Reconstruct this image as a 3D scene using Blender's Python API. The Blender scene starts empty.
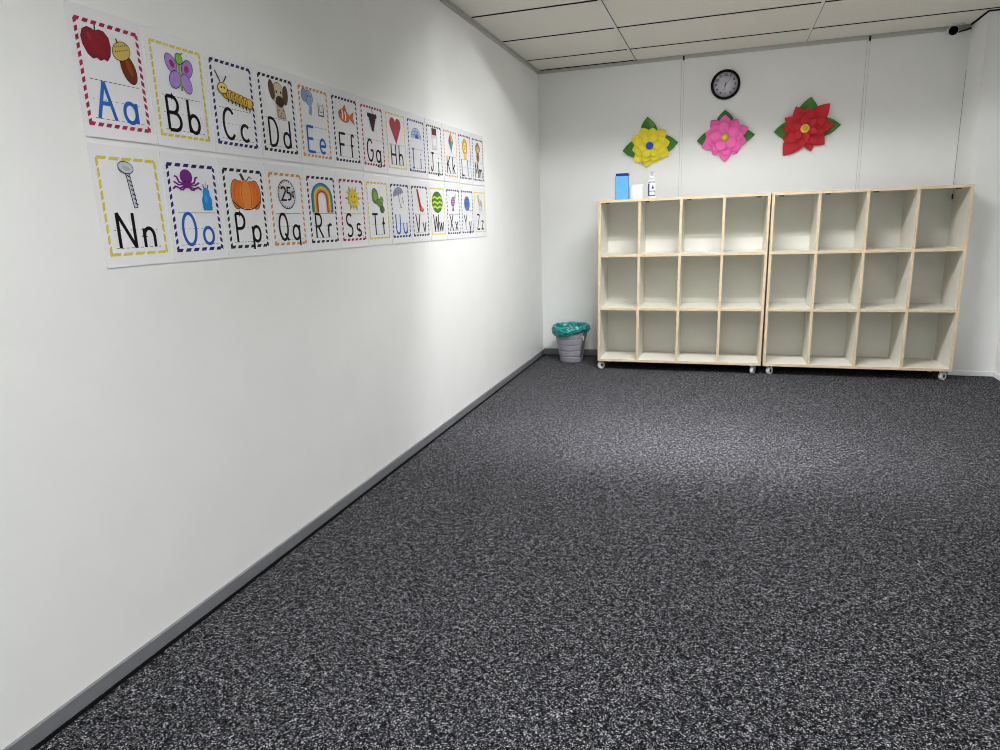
import bpy, bmesh, math, random
from mathutils import Vector, Matrix
PI = math.pi
rnd = random.Random(7)
S = bpy.context.scene
COL = S.collection

# ------------------------------------------------------------------ camera solved from the photograph
FPX, YAW, PITCH, ROLL = 669.37, 0.3246, -0.2237, -0.0356
CAM = Vector((1.4843, -5.6392, 1.1465))
H = 2.3293            # ceiling height
XR = 3.275            # right wall
YF = -8.2             # wall behind the camera
COLX, COLY = 3.0, -0.335   # boxed-in corner column

# ------------------------------------------------------------------ materials
def lin(c):
    return tuple(((v / 255) / 12.92 if v / 255 <= 0.04045 else ((v / 255 + 0.055) / 1.055) ** 2.4) for v in c)

MATS = {}
def mat(name, rgb, rough=0.5, spec=0.5, var=0.04, scale=40, bump=0.0, metal=0.0, coat=0.0):
    if name in MATS: return MATS[name]
    m = bpy.data.materials.new(name); m.use_nodes = True
    nt = m.node_tree; b = nt.nodes['Principled BSDF']
    c = lin(rgb)
    tc = nt.nodes.new('ShaderNodeTexCoord')
    nz = nt.nodes.new('ShaderNodeTexNoise'); nz.inputs['Scale'].default_value = scale; nz.inputs['Detail'].default_value = 3
    nt.links.new(tc.outputs['Object'], nz.inputs['Vector'])
    rp = nt.nodes.new('ShaderNodeValToRGB')
    rp.color_ramp.elements[0].position = 0.3; rp.color_ramp.elements[1].position = 0.7
    rp.color_ramp.elements[0].color = tuple(v * (1 - var) for v in c) + (1,)
    rp.color_ramp.elements[1].color = tuple(min(1, v * (1 + var)) for v in c) + (1,)
    nt.links.new(nz.outputs['Fac'], rp.inputs['Fac'])
    nt.links.new(rp.outputs['Color'], b.inputs['Base Color'])
    b.inputs['Roughness'].default_value = rough
    b.inputs['Specular IOR Level'].default_value = spec
    b.inputs['Metallic'].default_value = metal
    b.inputs['Coat Weight'].default_value = coat
    b.inputs['Coat Roughness'].default_value = 0.15
    if bump:
        bp = nt.nodes.new('ShaderNodeBump'); bp.inputs['Strength'].default_value = bump; bp.inputs['Distance'].default_value = 0.002
        nt.links.new(nz.outputs['Fac'], bp.inputs['Height']); nt.links.new(bp.outputs['Normal'], b.inputs['Normal'])
    MATS[name] = m
    return m

def carpet_mat():
    m = bpy.data.materials.new('charcoal_loop_carpet'); m.use_nodes = True
    nt = m.node_tree; b = nt.nodes['Principled BSDF']; N = nt.nodes.new; L = nt.links.new
    tc = N('ShaderNodeTexCoord')
    def noise(scale, detail, rough=0.6):
        n = N('ShaderNodeTexNoise'); n.inputs['Scale'].default_value = scale
        n.inputs['Detail'].default_value = detail; n.inputs['Roughness'].default_value = rough
        L(tc.outputs['Object'], n.inputs['Vector']); return n.outputs['Fac']
    def math_(op, a, bb):
        n = N('ShaderNodeMath'); n.operation = op
        for i, v in enumerate((a, bb)):
            if hasattr(v, 'links'): L(v, n.inputs[i])
            else: n.inputs[i].default_value = v
        return n.outputs[0]
    vo = N('ShaderNodeTexVoronoi'); vo.inputs['Scale'].default_value = 335; L(tc.outputs['Object'], vo.inputs['Vector'])
    sep = N('ShaderNodeSeparateColor'); L(vo.outputs['Color'], sep.inputs['Color'])
    fine = noise(250, 2, 0.7); mid = noise(58, 4, 0.8)
    v = math_('ADD', math_('MULTIPLY', sep.outputs[0], 0.50), math_('MULTIPLY', fine, 0.55))
    v = math_('ADD', math_('ADD', v, -0.11), math_('MULTIPLY', mid, 0.62))
    rp = N('ShaderNodeValToRGB'); e = rp.color_ramp.elements
    e[0].position = 0.56; e[0].color = (0.0012, 0.0012, 0.0016, 1)
    e[1].position = 1.0; e[1].color = (0.44, 0.44, 0.47, 1)
    x = e.new(0.70); x.color = (0.0085, 0.0085, 0.0102, 1)
    x = e.new(0.82); x.color = (0.038, 0.038, 0.044, 1)
    x = e.new(0.91); x.color = (0.124, 0.124, 0.136, 1)
    L(v, rp.inputs['Fac']); L(rp.outputs['Color'], b.inputs['Base Color'])
    b.inputs['Roughness'].default_value = 0.95; b.inputs['Specular IOR Level'].default_value = 0.1
    bp = N('ShaderNodeBump'); bp.inputs['Strength'].default_value = 0.55; bp.inputs['Distance'].default_value = 0.004
    L(v, bp.inputs['Height']); L(bp.outputs['Normal'], b.inputs['Normal'])
    return m

def emit_mat(name, rgb, strength):
    m = bpy.data.materials.new(name); m.use_nodes = True
    nt = m.node_tree; nt.nodes.remove(nt.nodes['Principled BSDF'])
    e = nt.nodes.new('ShaderNodeEmission'); e.inputs['Color'].default_value = tuple(rgb) + (1,); e.inputs['Strength'].default_value = strength
    nt.links.new(e.outputs[0], nt.nodes['Material Output'].inputs[0])
    return m

WALL = mat('white_wall_paint', (242, 243, 241), 0.42, 0.4, 0.012, 6)
COLUMN = mat('white_column_paint', (243, 244, 243), 0.5, 0.4, 0.012, 6)
TILE = mat('mineral_ceiling_tile', (234, 230, 220), 0.95, 0.1, 0.05, 220, 0.2)
TBAR = mat('white_ceiling_bar', (232, 230, 224), 0.5, 0.4, 0.02, 30)
GAP = mat('dark_tile_gap', (18, 18, 17), 0.95, 0.1, 0.1, 30)
ANGLE = mat('grey_edge_angle', (188, 187, 181), 0.5, 0.4, 0.03, 30)
SKIRT = mat('grey_vinyl_skirting', (118, 119, 124), 0.5, 0.4, 0.05, 25)
SEAL = mat('black_floor_gap', (10, 10, 11), 0.95, 0.1, 0.1, 30)
JOINT = mat('pale_panel_joint', (206, 206, 202), 0.6, 0.3, 0.03, 30)
CRACK = mat('grey_crack', (120, 119, 114), 0.9, 0.1, 0.35, 60)
BLACK = mat('black_plastic', (14, 14, 16), 0.4, 0.5, 0.1, 30)

# ------------------------------------------------------------------ mesh helpers
def box(bm, x0, x1, y0, y1, z0, z1, mi=0, bev=0.0):
    vs = [bm.verts.new((x, y, z)) for x in (x0, x1) for y in (y0, y1) for z in (z0, z1)]
    fs = []
    for q in ((0, 1, 3, 2), (4, 6, 7, 5), (0, 4, 5, 1), (2, 3, 7, 6), (0, 2, 6, 4), (1, 5, 7, 3)):
        f = bm.faces.new([vs[i] for i in q]); f.material_index = mi; fs.append(f)
    if bev:
        es = list({e for f in fs for e in f.edges})
        r = bmesh.ops.bevel(bm, geom=es, offset=bev, segments=2, affect='EDGES', profile=0.5)
        for f in r['faces']: f.material_index = mi
    return fs

def lathe(bm, prof, n=40, cx=0, cy=0, mi=0, cap0=False, cap1=False, rfun=None):
    rings = []
    for (r, z) in prof:
        ring = []
        for k in range(n):
            a = 2 * PI * k / n
            rr = rfun(r, z, a) if rfun else r
            ring.append(bm.verts.new((cx + rr * math.cos(a), cy + rr * math.sin(a), z)))
        rings.append(ring)
    for a, b in zip(rings, rings[1:]):
        for k in range(n):
            f = bm.faces.new((a[k], a[(k + 1) % n], b[(k + 1) % n], b[k])); f.material_index = mi; f.smooth = True
    if cap0: bm.faces.new(rings[0][::-1]).material_index = mi
    if cap1: bm.faces.new(rings[-1]).material_index = mi

def tube(bm, pts, r, n=10, mi=0, caps=True):
    pts = [Vector(p) for p in pts]; rings = []
    for i, p in enumerate(pts):
        t = (pts[min(i + 1, len(pts) - 1)] - pts[max(i - 1, 0)]).normalized()
        u = t.orthogonal().normalized() if abs(t.z) > 0.95 else t.cross(Vector((0, 0, 1))).normalized()
        v = t.cross(u)
        rings.append([bm.verts.new(p + r * (math.cos(2 * PI * k / n) * u + math.sin(2 * PI * k / n) * v)) for k in range(n)])
    for a, b in zip(rings, rings[1:]):
        for k in range(n):
            f = bm.faces.new((a[k], a[(k + 1) % n], b[(k + 1) % n], b[k])); f.smooth = True; f.material_index = mi
    if caps:
        bm.faces.new(rings[0][::-1]).material_index = mi; bm.faces.new(rings[-1]).material_index = mi

def cyl(bm, p0, p1, r, n=24, mi=0): tube(bm, [p0, p1], r, n, mi)

def obj(name, bm, mats, parent=None, loc=None, norm=True):
    if norm: bmesh.ops.recalc_face_normals(bm, faces=bm.faces[:])
    me = bpy.data.meshes.new(name); bm.to_mesh(me); bm.free()
    for m in (mats if isinstance(mats, (list, tuple)) else [mats]): me.materials.append(m)
    o = bpy.data.objects.new(name, me); COL.objects.link(o)
    if parent: o.parent = parent
    if loc: o.location = loc
    return o

def thing(name, label, cat, loc, group=None, rot=None):
    o = bpy.data.objects.new(name, None); COL.objects.link(o); o.location = loc; o.empty_display_size = 0.05
    if rot: o.rotation_euler = rot
    o['label'] = label; o['category'] = cat
    if group: o['group'] = group
    return o

def struct(name, bm, m, label=None, cat=None):
    o = obj(name, bm, m); o['kind'] = 'structure'
    if label: o['label'] = label
    if cat: o['category'] = cat
    return o

def B(): return bmesh.new()

# ------------------------------------------------------------------ the room
bm = B(); box(bm, 0.0, XR, YF, 0, -0.06, 0)
struct('floor', bm, carpet_mat(), 'charcoal speckled loop pile carpet covering the whole floor', 'floor')
bm = B(); box(bm, -0.12, 0, YF - 0.12, 0.12, -0.06, H + 0.1)
struct('wall_left', bm, WALL, 'long white painted wall carrying two rows of alphabet cards', 'wall')
bm = B(); box(bm, 0, XR, 0, 0.12, -0.06, H + 0.1)
struct('wall_back', bm, WALL, 'white panelled far wall behind the cubby shelves', 'wall')
bm = B(); box(bm, XR, XR + 0.12, YF - 0.12, 0.12, -0.06, H + 0.1)
struct('wall_right', bm, WALL, 'plain white side wall forward of the boxed corner column', 'wall')
bm = B(); box(bm, 0, XR, YF - 0.12, YF, -0.06, H + 0.1)
struct('wall_front', bm, WALL, 'plain white wall opposite the cubby shelves', 'wall')
bm = B(); box(bm, COLX, XR - 0.0005, COLY, -0.0005, 0.0, H + 0.01)
struct('wall_column', bm, COLUMN, 'white boxed-in column in the corner beside the right cubby shelf', 'column')

# ceiling: lay-in tiles 1.2 x 0.6 with black strips painting the reveals' shade one way and pale bars the other
G1, GY = 0.7772, -0.3844
bm = B()
box(bm, 0, XR, YF, 0, H + 0.13, H + 0.16, 1)
xs = [0.0, G1, G1 + 1.2, G1 + 2.4, XR]
ys = [0.0, GY] + [GY - 0.6 * k for k in range(1, 13)] + [YF]
for i in range(len(xs) - 1):
    for j in range(len(ys) - 1):
        if xs[i + 1] - xs[i] < 0.03 or (i == 1 and j in (3, 8, 12)): continue
        box(bm, xs[i] + 0.004, xs[i + 1] - 0.004, ys[j + 1] + 0.0045, ys[j] - 0.0045, H, H + 0.02, 0)
for y in ys[1:-1]:
    box(bm, 0, XR, y - 0.011, y + 0.011, H - 0.0012, H + 0.012, 1)
for x in xs[1:-1]:
    box(bm, x - 0.009, x + 0.009, YF, 0, H - 0.003, H + 0.012, 2)
    box(bm, x + 0.009, x + 0.0125, YF, 0, H - 0.0014, H + 0.012, 1)
struct('ceiling', bm, [TILE, GAP, TBAR], 'suspended ceiling of off-white rectangular tiles', 'ceiling')

n_trim = [0]
def trim(bm, m, label, name=None):
    n_trim[0] += 1
    return struct(name or 'trim_%d' % n_trim[0], bm, m, label, 'trim')
# wall angles where the ceiling meets the walls
bm = B(); box(bm, 0.0, 0.022, YF, 0, H - 0.004, H + 0.002); box(bm, 0.0, 0.006, YF, 0, H - 0.024, H - 0.0045)
trim(bm, ANGLE, 'grey metal edge angle along the top of the left wall')
bm = B(); box(bm, 0.022, COLX, -0.022, 0, H - 0.004, H + 0.002); box(bm, 0.006, COLX, -0.006, 0, H - 0.026, H - 0.0045); box(bm, 0.03, 0.80, -0.03, -0.0222, H - 0.005, H + 0.002, 1)
trim(bm, [ANGLE, GAP], 'grey metal edge angle along the top of the back wall')
bm = B(); box(bm, COLX - 0.008, COLX, COLY - 0.008, -0.022, H - 0.008, H + 0.002); box(bm, COLX, XR, COLY - 0.008, COLY, H - 0.008, H + 0.002)
trim(bm, GAP, 'dark shadow bead round the top of the corner column')
# vertical panel joints on the back wall with their little black end clips
for x in (1.1411, 2.396):
    bm = B()
    box(bm, x - 0.016, x - 0.013, -0.0022, 0, 0.05, H - 0.03); box(bm, x + 0.003, x + 0.0052, -0.0022, 0, 0.05, H - 0.03)
    box(bm, x - 0.006, x + 0.007, -0.009, 0, H - 0.036, H - 0.002, 1)
    trim(bm, [JOINT, BLACK], 'pale vertical panel joint with black end clip, %s' % ('above the left cubby shelf' if x < 2 else 'above the right cubby shelf'))
bm = B(); box(bm, COLX - 0.0022, COLX - 0.0005, -0.002, 0, 1.25, 2.05)
trim(bm, CRACK, 'dark hairline crack where back wall meets the corner column')
# skirtings
BBH = 0.042
bm = B(); box(bm, 0, 0.010, YF, 0, 0.003, BBH)
struct('baseboard_left', bm, SKIRT, 'grey skirting along the foot of the left wall', 'baseboard')
bm = B(); box(bm, 0.010, 0.024, YF, -0.010, 0, 0.0015)
trim(bm, SEAL, 'thin black gap between carpet edge and left skirting')
bm = B(); box(bm, 0.010, COLX, -0.012, 0, 0.003, 0.052)
struct('baseboard_back', bm, SKIRT, 'grey skirting along the foot of the back wall', 'baseboard')
bm = B(); box(bm, COLX, XR - 0.001, COLY - 0.008, COLY, 0.0, 0.032); box(bm, XR - 0.008, XR, YF, COLY - 0.008, 0.0, 0.032)
struct('baseboard_right', bm, COLUMN, 'low white skirting round the foot of the corner column', 'baseboard')

# ------------------------------------------------------------------ cubby shelves
PLY = mat('cream_birch_board', (228, 225, 214), 0.45, 0.4, 0.03, 14)
EDGE = mat('sawn_pine_edge', (222, 200, 166), 0.55, 0.35, 0.06, 30)
BACKP = mat('cream_back_board', (226, 227, 220), 0.5, 0.4, 0.02, 10)
CASTER = mat('white_caster_plastic', (235, 236, 238), 0.35, 0.5, 0.02, 30)
STEEL = mat('zinc_plate', (150, 152, 155), 0.35, 0.5, 0.05, 30, 0, 0.8)
CLIP = mat('dark_corner_clip', (38, 34, 28), 0.5, 0.4, 0.1, 30)
SYF, SYB = -0.5424, -0.185
Z0, Z1 = 0.0668, 1.2806
T = 0.018
RACK = [0.0]
def board(name, par, x0, x1, z0, z1, yf, yb, k=0.0):
    bm = B(); fs = box(bm, x0, x1, yf, yb, z0, z1)
    bm.normal_update()
    bmesh.ops.recalc_face_normals(bm, faces=bm.faces[:])
    for f in bm.faces:
        if f.normal.y < -0.9: f.material_index = 1
    for v in bm.verts: v.co.x += RACK[0] * v.co.z
    return obj(name, bm, [PLY, EDGE], par)
def shelf_unit(x0, x1, label, rack):
    w = x1 - x0; hh = Z1 - Z0; RACK[0] = rack
    t = thing('cubby_shelf', label, 'shelf unit', (x0, SYF, 0), 'twelve-hole cubby shelves on casters')
    yb = SYB - SYF
    board('side_panel', t, 0, T, Z0, Z1 - T, 0, yb); board('side_panel', t, w - T, w, Z0, Z1 - T, 0, yb)
    board('top_board', t, 0, w, Z1 - T, Z1, -0.002, yb)
    board('bottom_board', t, T, w - T, Z0, Z0 + T, 0.0005, yb)
    zs = [Z0, Z0 + (hh - T) / 3, Z0 + 2 * (hh - T) / 3, Z1 - T]
    for k in (1, 2): board('shelf_board', t, T, w - T, zs[k], zs[k] + T, 0.001, yb - 0.008)
    px = (w - T) / 4
    for k in range(3):
        for i in (1, 2, 3):
            board('divider', t, i * px, i * px + T, zs[k] + T, zs[k + 1], 0.002, yb - 0.008)
    bm = B(); box(bm, T, w - T, yb - 0.007, yb, Z0 + T, Z1 - T)
    for v in bm.verts: v.co.x += rack * v.co.z
    obj('back_panel', bm, BACKP, t)
    # little dark fixing clips in the top corners of the holes
    for i in range(4):
        xa = i * px + T + 0.035 if i != 3 else w - T - 0.06
        bm = B(); box(bm, xa, xa + 0.03, 0.05, 0.075, Z1 - T - 0.007, Z1 - T)
        obj('corner_clip', bm, CLIP, t)
    xa = T if x0 < 1 else w - T - 0.005
    bm = B(); box(bm, xa, xa + 0.005, yb - 0.035, yb - 0.02, Z1 - 0.085, Z1 - 0.05)
    obj('corner_clip', bm, CLIP, t)
    # casters
    for (cx, cy) in ((0.022, 0.04), (w - 0.05 if x0 < 1 else w - 0.04, 0.04), (0.04, yb - 0.06), (w - 0.05, yb - 0.06)):
        if x0 > 1 and cx == 0.022: cx = 0.05
        c = B(); box(c, cx - 0.02, cx + 0.02, cy - 0.022, cy + 0.022, Z0 - 0.004, Z0)
        box(c, cx - 0.017, cx - 0.0135, cy - 0.012, cy + 0.012, 0.022, Z0 - 0.004); box(c, cx + 0.0135, cx + 0.017, cy - 0.012, cy + 0.012, 0.022, Z0 - 0.004)
        ob = obj('caster', c, CASTER, t)
        wh = B(); ang = rnd.uniform(-0.5, 0.5)
        d = Vector((math.sin(0.9 + ang), -math.cos(0.9 + ang), 0)) if cx < 0.3 or x0 > 1 else Vector((0.9, -0.4, 0)).normalized()
        p = Vector((cx, cy, 0.0275))
        cyl(wh, p - d * 0.011, p + d * 0.011, 0.0275, 28); cyl(wh, p - d * 0.0125, p + d * 0.0125, 0.011, 20, 1)
        obj('wheel', wh, [CASTER, CLIP], ob)
    return t
shelf_unit(0.5770, 1.7665, 'pale wooden twelve-hole cubby shelf beside the grey waste bin, tub and bottle on top', 0.008)
shelf_unit(1.7805, 2.9640, 'pale wooden twelve-hole cubby shelf beside the corner column, nothing on top', 0.004)

# ------------------------------------------------------------------ waste bin
GREY = mat('grey_bin_plastic', (160, 158, 168), 0.45, 0.4, 0.04, 30)
TEAL = mat('teal_bin_bag', (14, 132, 128), 0.28, 0.6, 0.2, 60)
t = thing('waste_bin', 'grey ribbed plastic waste bin lined with a teal bag in the corner', 'bin', (0.305, -0.252, 0))
HB, R0, R1 = 0.284, 0.090, 0.142
def bin_r(r, z, a):
    front = max(0.0, math.cos(a + PI / 2)) ** 0.5   # toward the room
    g = 0.0
    for zz in (0.050, 0.100, 0.150, 0.200):
        g = max(g, math.exp(-((z - zz) / 0.0030) ** 2))
    da = abs((a + PI / 2 + PI) % (2 * PI) - PI)
    inr = 1.0 if da < 0.95 else 0.0
    side = 0.006 if 1.05 < da < 1.45 and z > 0.03 else 0.0
    return r - 0.010 * g * inr - side
prof = [(0.0, 0.002), (R0 - 0.004, 0.0), (R0, 0.004)]
zz = 0.008
while zz < HB:
    prof.append((R0 + (R1 - R0) * zz / HB, zz)); zz += 0.0022
prof += [(R1, HB), (R1 + 0.004, HB), (R1 + 0.004, HB + 0.006), (R1 - 0.003, HB + 0.006), (R1 - 0.006, HB - 0.01), (R0 - 0.004, 0.006), (0.0, 0.005)]
bm = B(); lathe(bm, prof, 96, rfun=lambda r, z, a: bin_r(r, z, a) if 0.006 < z < HB - 0.02 and r > R0 - 0.001 else r)
obj('bin_body', bm, GREY, t)
bm = B(); box(bm, 0.112, 0.121, -0.062, -0.056, 0.185, 0.222)   # pale handle slot on the right flank
obj('handle', bm, CASTER, t)
bm = B()
n = 120; rings = []
def hsh(a, s): return math.sin(7 * a + 2.1 * s) * 0.5 + math.sin(13 * a - 3 * s + 1) * 0.35 + math.sin(29 * a + 5 * s) * 0.25
steps = 16
for k in range(steps + 1):
    s = k / steps
    ring = []
    for i in range(n):
        a = 2 * PI * i / n
        drop = 0.062 + 0.018 * (-math.cos(a)) + 0.008 * math.sin(3 * a + 1) + 0.004 * math.sin(11 * a)
        if s < 0.35:
            q = s / 0.35; r = R1 - 0.012 - 0.03 * (1 - q) + 0.004 * hsh(a, 4 * q); z = HB - 0.10 * (1 - q) + 0.012 * q
        elif s < 0.5:
            q = (s - 0.35) / 0.15; r = R1 - 0.012 + 0.022 * q + 0.003 * hsh(a, 2); z = HB + 0.012 + 0.010 * math.sin(PI * q) + 0.005 * hsh(a, 1)
        else:
            q = (s - 0.5) / 0.5; r = R1 + 0.010 + 0.010 * math.sin(PI * q) - 0.008 * q + 0.0045 * hsh(a, 6 * q); z = HB + 0.012 - drop * q + 0.004 * hsh(a, 3)*(1-q)
        ring.append(bm.verts.new((r * math.cos(a), r * math.sin(a), z)))
    rings.append(ring)
for a, b in zip(rings, rings[1:]):
    for i in range(n):
        f = bm.faces.new((a[i], a[(i + 1) % n], b[(i + 1) % n], b[i])); f.smooth = False
obj('bin_bag', bm, TEAL, t)

# ------------------------------------------------------------------ things on the left shelf
ZT = Z1
LB = mat('light_blue_plastic', (102, 180, 232), 0.4, 0.5, 0.06, 25)
NB = mat('navy_plastic', (22, 32, 128), 0.4, 0.5, 0.05, 25)
WP = mat('white_paper', (246, 246, 244), 0.7, 0.3, 0.02, 30)
CLEAR = mat('pale_clear_plastic', (226, 232, 232), 0.15, 0.6, 0.02, 30)
t = thing('wipes_tub', 'light blue upright tub with navy lid on the left cubby shelf', 'tub', (0.740, -0.37, ZT))
bm = B(); box(bm, -0.051, 0.045, -0.04, 0.04, 0, 0.174, 0, 0.008); obj('tub_body', bm, LB, t)
bm = B(); box(bm, -0.047, 0.046, -0.041, 0.041, 0.1745, 0.193, 0, 0.005); obj('lid', bm, NB, t)
bm = B(); box(bm, -0.0525, -0.0512, -0.032, 0.032, 0.004, 0.174); obj('side_stripe', bm, NB, t)
t = thing('paper_roll', 'short white paper roll standing between blue tub and pump bottle', 'paper roll', (0.842, -0.36, ZT))
bm = B(); lathe(bm, [(0.018, 0.0), (0.050, 0.0), (0.052, 0.003), (0.0515, 0.03), (0.052, 0.055), (0.0515, 0.08), (0.052, 0.103), (0.050, 0.106), (0.018, 0.106), (0.018, 0.0)], 48)
obj('roll', bm, WP, t)
t = thing('pump_bottle', 'small white pump bottle with navy printed label on the left cubby shelf', 'bottle', (0.955, -0.36, ZT))
bm = B(); lathe(bm, [(0.0, 0.0), (0.027, 0.0), (0.031, 0.004), (0.031, 0.124), (0.028, 0.134), (0.014, 0.139), (0.014, 0.141), (0.0, 0.141)], 40); obj('bottle_body', bm, CASTER, t)
bm = B(); lathe(bm, [(0.0165, 0.1412), (0.0165, 0.162), (0.010, 0.166), (0.0, 0.166)], 28, cap0=True); obj('screw_cap', bm, WP, t)
bm = B(); lathe(bm, [(0.005, 0.1665), (0.005, 0.190), (0.011, 0.191), (0.011, 0.200), (0.0, 0.202)], 20, cap0=True); tube(bm, [(0.0, 0, 0.196), (0.02, -0.014, 0.197), (0.03, -0.021, 0.190)], 0.004, 8); obj('pump_head', bm, CLEAR, t)
def arcpatch(bm, r, a0, a1, z0, z1, mi=0, k=10):
    vs = [[bm.verts.new((r * math.sin(a), -r * math.cos(a), z)) for z in (z0, z1)] for a in [a0 + (a1 - a0) * i / k for i in range(k + 1)]]
    for p, q in zip(vs, vs[1:]):
        f = bm.faces.new((p[0], q[0], q[1], p[1])); f.material_index = mi; f.smooth = True
bm = B()
arcpatch(bm, 0.0315, -1.2, 1.2, 0.018, 0.124, 1, 16)
arcpatch(bm, 0.0319, -0.95, -0.45, 0.02, 0.110); arcpatch(bm, 0.0319, -0.45, 1.05, 0.02, 0.026); arcpatch(bm, 0.0319, -0.45, 1.05, 0.052, 0.058)
arcpatch(bm, 0.0319, 0.85, 1.05, 0.026, 0.052); arcpatch(bm, 0.0319, -0.9, 0.95, 0.117, 0.123)
for i in range(6): arcpatch(bm, 0.0319, 0.32 - 0.30 * (1 - i / 6), 0.32 + 0.30 * (1 - i / 6), 0.072 + i * 0.0045, 0.0765 + i * 0.0045, 0, 4)
obj('label', bm, [NB, WP], t)['label'] = 'white label printed with navy bars and triangle'

# ------------------------------------------------------------------ wall clock (on the back wall, facing the room: local x right, z up, -y out)
FACE = mat('lilac_white_dial', (205, 203, 216), 0.5, 0.4, 0.02, 30)
t = thing('wall_clock', 'round black-rimmed wall clock with pale dial above the pink flower', 'clock', (1.449, 0, 2.093))
RC = 0.105
def lathe_y(bm, prof, n=56, mi=0, cap=False):
    # prof: (r, out)
    rings = [[bm.verts.new((r * math.cos(2 * PI * k / n), -o, r * math.sin(2 * PI * k / n))) for k in range(n)] for r, o in prof]
    for a, b in zip(rings, rings[1:]):
        for k in range(n):
            f = bm.faces.new((a[k], a[(k + 1) % n], b[(k + 1) % n], b[k])); f.smooth = True; f.material_index = mi
    if cap: bm.faces.new(rings[-1]).material_index = mi
bm = B(); lathe_y(bm, [(RC - 0.005, 0.0), (RC, 0.004), (RC, 0.022), (RC - 0.005, 0.028), (RC - 0.012, 0.029), (RC - 0.017, 0.024), (RC - 0.018, 0.014)]); obj('rim', bm, mat('clock_rim_black', (7, 7, 9), 0.6, 0.15, 0.1, 30), t)
bm = B(); lathe_y(bm, [(RC - 0.018, 0.002), (RC - 0.018, 0.014), (0.0005, 0.014)]); obj('dial', bm, FACE, t)
def text_mesh(bm, s, size, cx, cz, out, rot=0):
    cu = bpy.data.curves.new('numeral', 'FONT'); cu.body = s; cu.size = size; cu.align_x = 'CENTER'; cu.align_y = 'CENTER'; cu.extrude = 0.0003; cu.offset = 0.0016
    o = bpy.data.objects.new('numeral', cu); COL.objects.link(o)
    dg = bpy.context.evaluated_depsgraph_get(); me = bpy.data.meshes.new_from_object(o.evaluated_get(dg))
    M = Matrix(((1, 0, 0, cx), (0, 0, -1, -out), (0, 1, 0, cz), (0, 0, 0, 1)))
    me.transform(M); bm.from_mesh(me)
    bpy.data.objects.remove(o); bpy.data.curves.remove(cu); bpy.data.meshes.remove(me)
bm = B()
for k in range(1, 13):
    a = PI / 2 - k * PI / 6
    text_mesh(bm, str(k), 0.024, 0.068 * math.cos(a), 0.068 * math.sin(a), 0.0148)
obj('numeral_print', bm, BLACK, t)
def hand(name, ang, ln, w, out):
    d = Vector((math.cos(ang), 0, math.sin(ang))); p = Vector((-d.z, 0, d.x))
    bm = B(); pts = [-d * 0.014 - p * w, d * ln - p * w * 0.5, d * ln + p * w * 0.5, -d * 0.014 + p * w]
    lo = [bm.verts.new(q + Vector((0, -out, 0))) for q in pts]; hi = [bm.verts.new(q + Vector((0, -out - 0.0006, 0))) for q in pts]
    bm.faces.new(hi); bm.faces.new(lo[::-1])
    for i in range(4): bm.faces.new((lo[i], lo[(i + 1) % 4], hi[(i + 1) % 4], hi[i]))
    obj(name, bm, BLACK, t)
hand('hour_hand', PI / 2 - math.radians(186), 0.042, 0.0030, 0.0165); hand('minute_hand', PI / 2 - math.radians(42), 0.058, 0.0020, 0.0178)
hand('second_hand', PI / 2 - math.radians(200), 0.060, 0.0008, 0.019)
bm = B(); lathe_y(bm, [(0.005, 0.014), (0.005, 0.0205), (0.0004, 0.021)], 16); obj('hub', bm, BLACK, t)

# ------------------------------------------------------------------ security camera at the head of the back wall
t = thing('security_camera', 'small white dome security camera with black lens below the ceiling by the column', 'camera', (2.885, 0, 2.285))
bm = B(); lathe_y(bm, [(0.0004, 0.0325), (0.030, 0.0325), (0.030, 0.036), (0.0004, 0.036)], 28); 
for v in bm.verts: v.co.z += 0.0
box(bm, -0.03, 0.034, -0.0325, -0.0065, -0.02, 0.028, 0, 0.006)
obj('mount_bracket', bm, CASTER, t)
bm = B()
cyl(bm, (0.0, -0.036, 0.006), (-0.012, -0.105, -0.004), 0.031, 32); obj('camera_body', bm, CASTER, t)
bm = B(); p = Vector((-0.012, -0.105, -0.004)); d = Vector((-0.012, -0.069, -0.010)).normalized()
cyl(bm, p, p + d * 0.006, 0.0275, 28); obj('lens', bm, mat('black_lens_cover', (4, 4, 5), 0.9, 0.05, 0.1, 30), t)
bm = B(); box(bm, -0.028, 0.05, -0.09, -0.03, 0.0395, 0.0425); obj('sun_shield', bm, CASTER, t)
bm = B(); tube(bm, [(0.035, -0.02, 0.0), (0.06, -0.014, 0.008), (0.09, -0.012, 0.012), (0.108, -0.03, 0.018)], 0.0055, 8); obj('cable', bm, BLACK, t)

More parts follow.
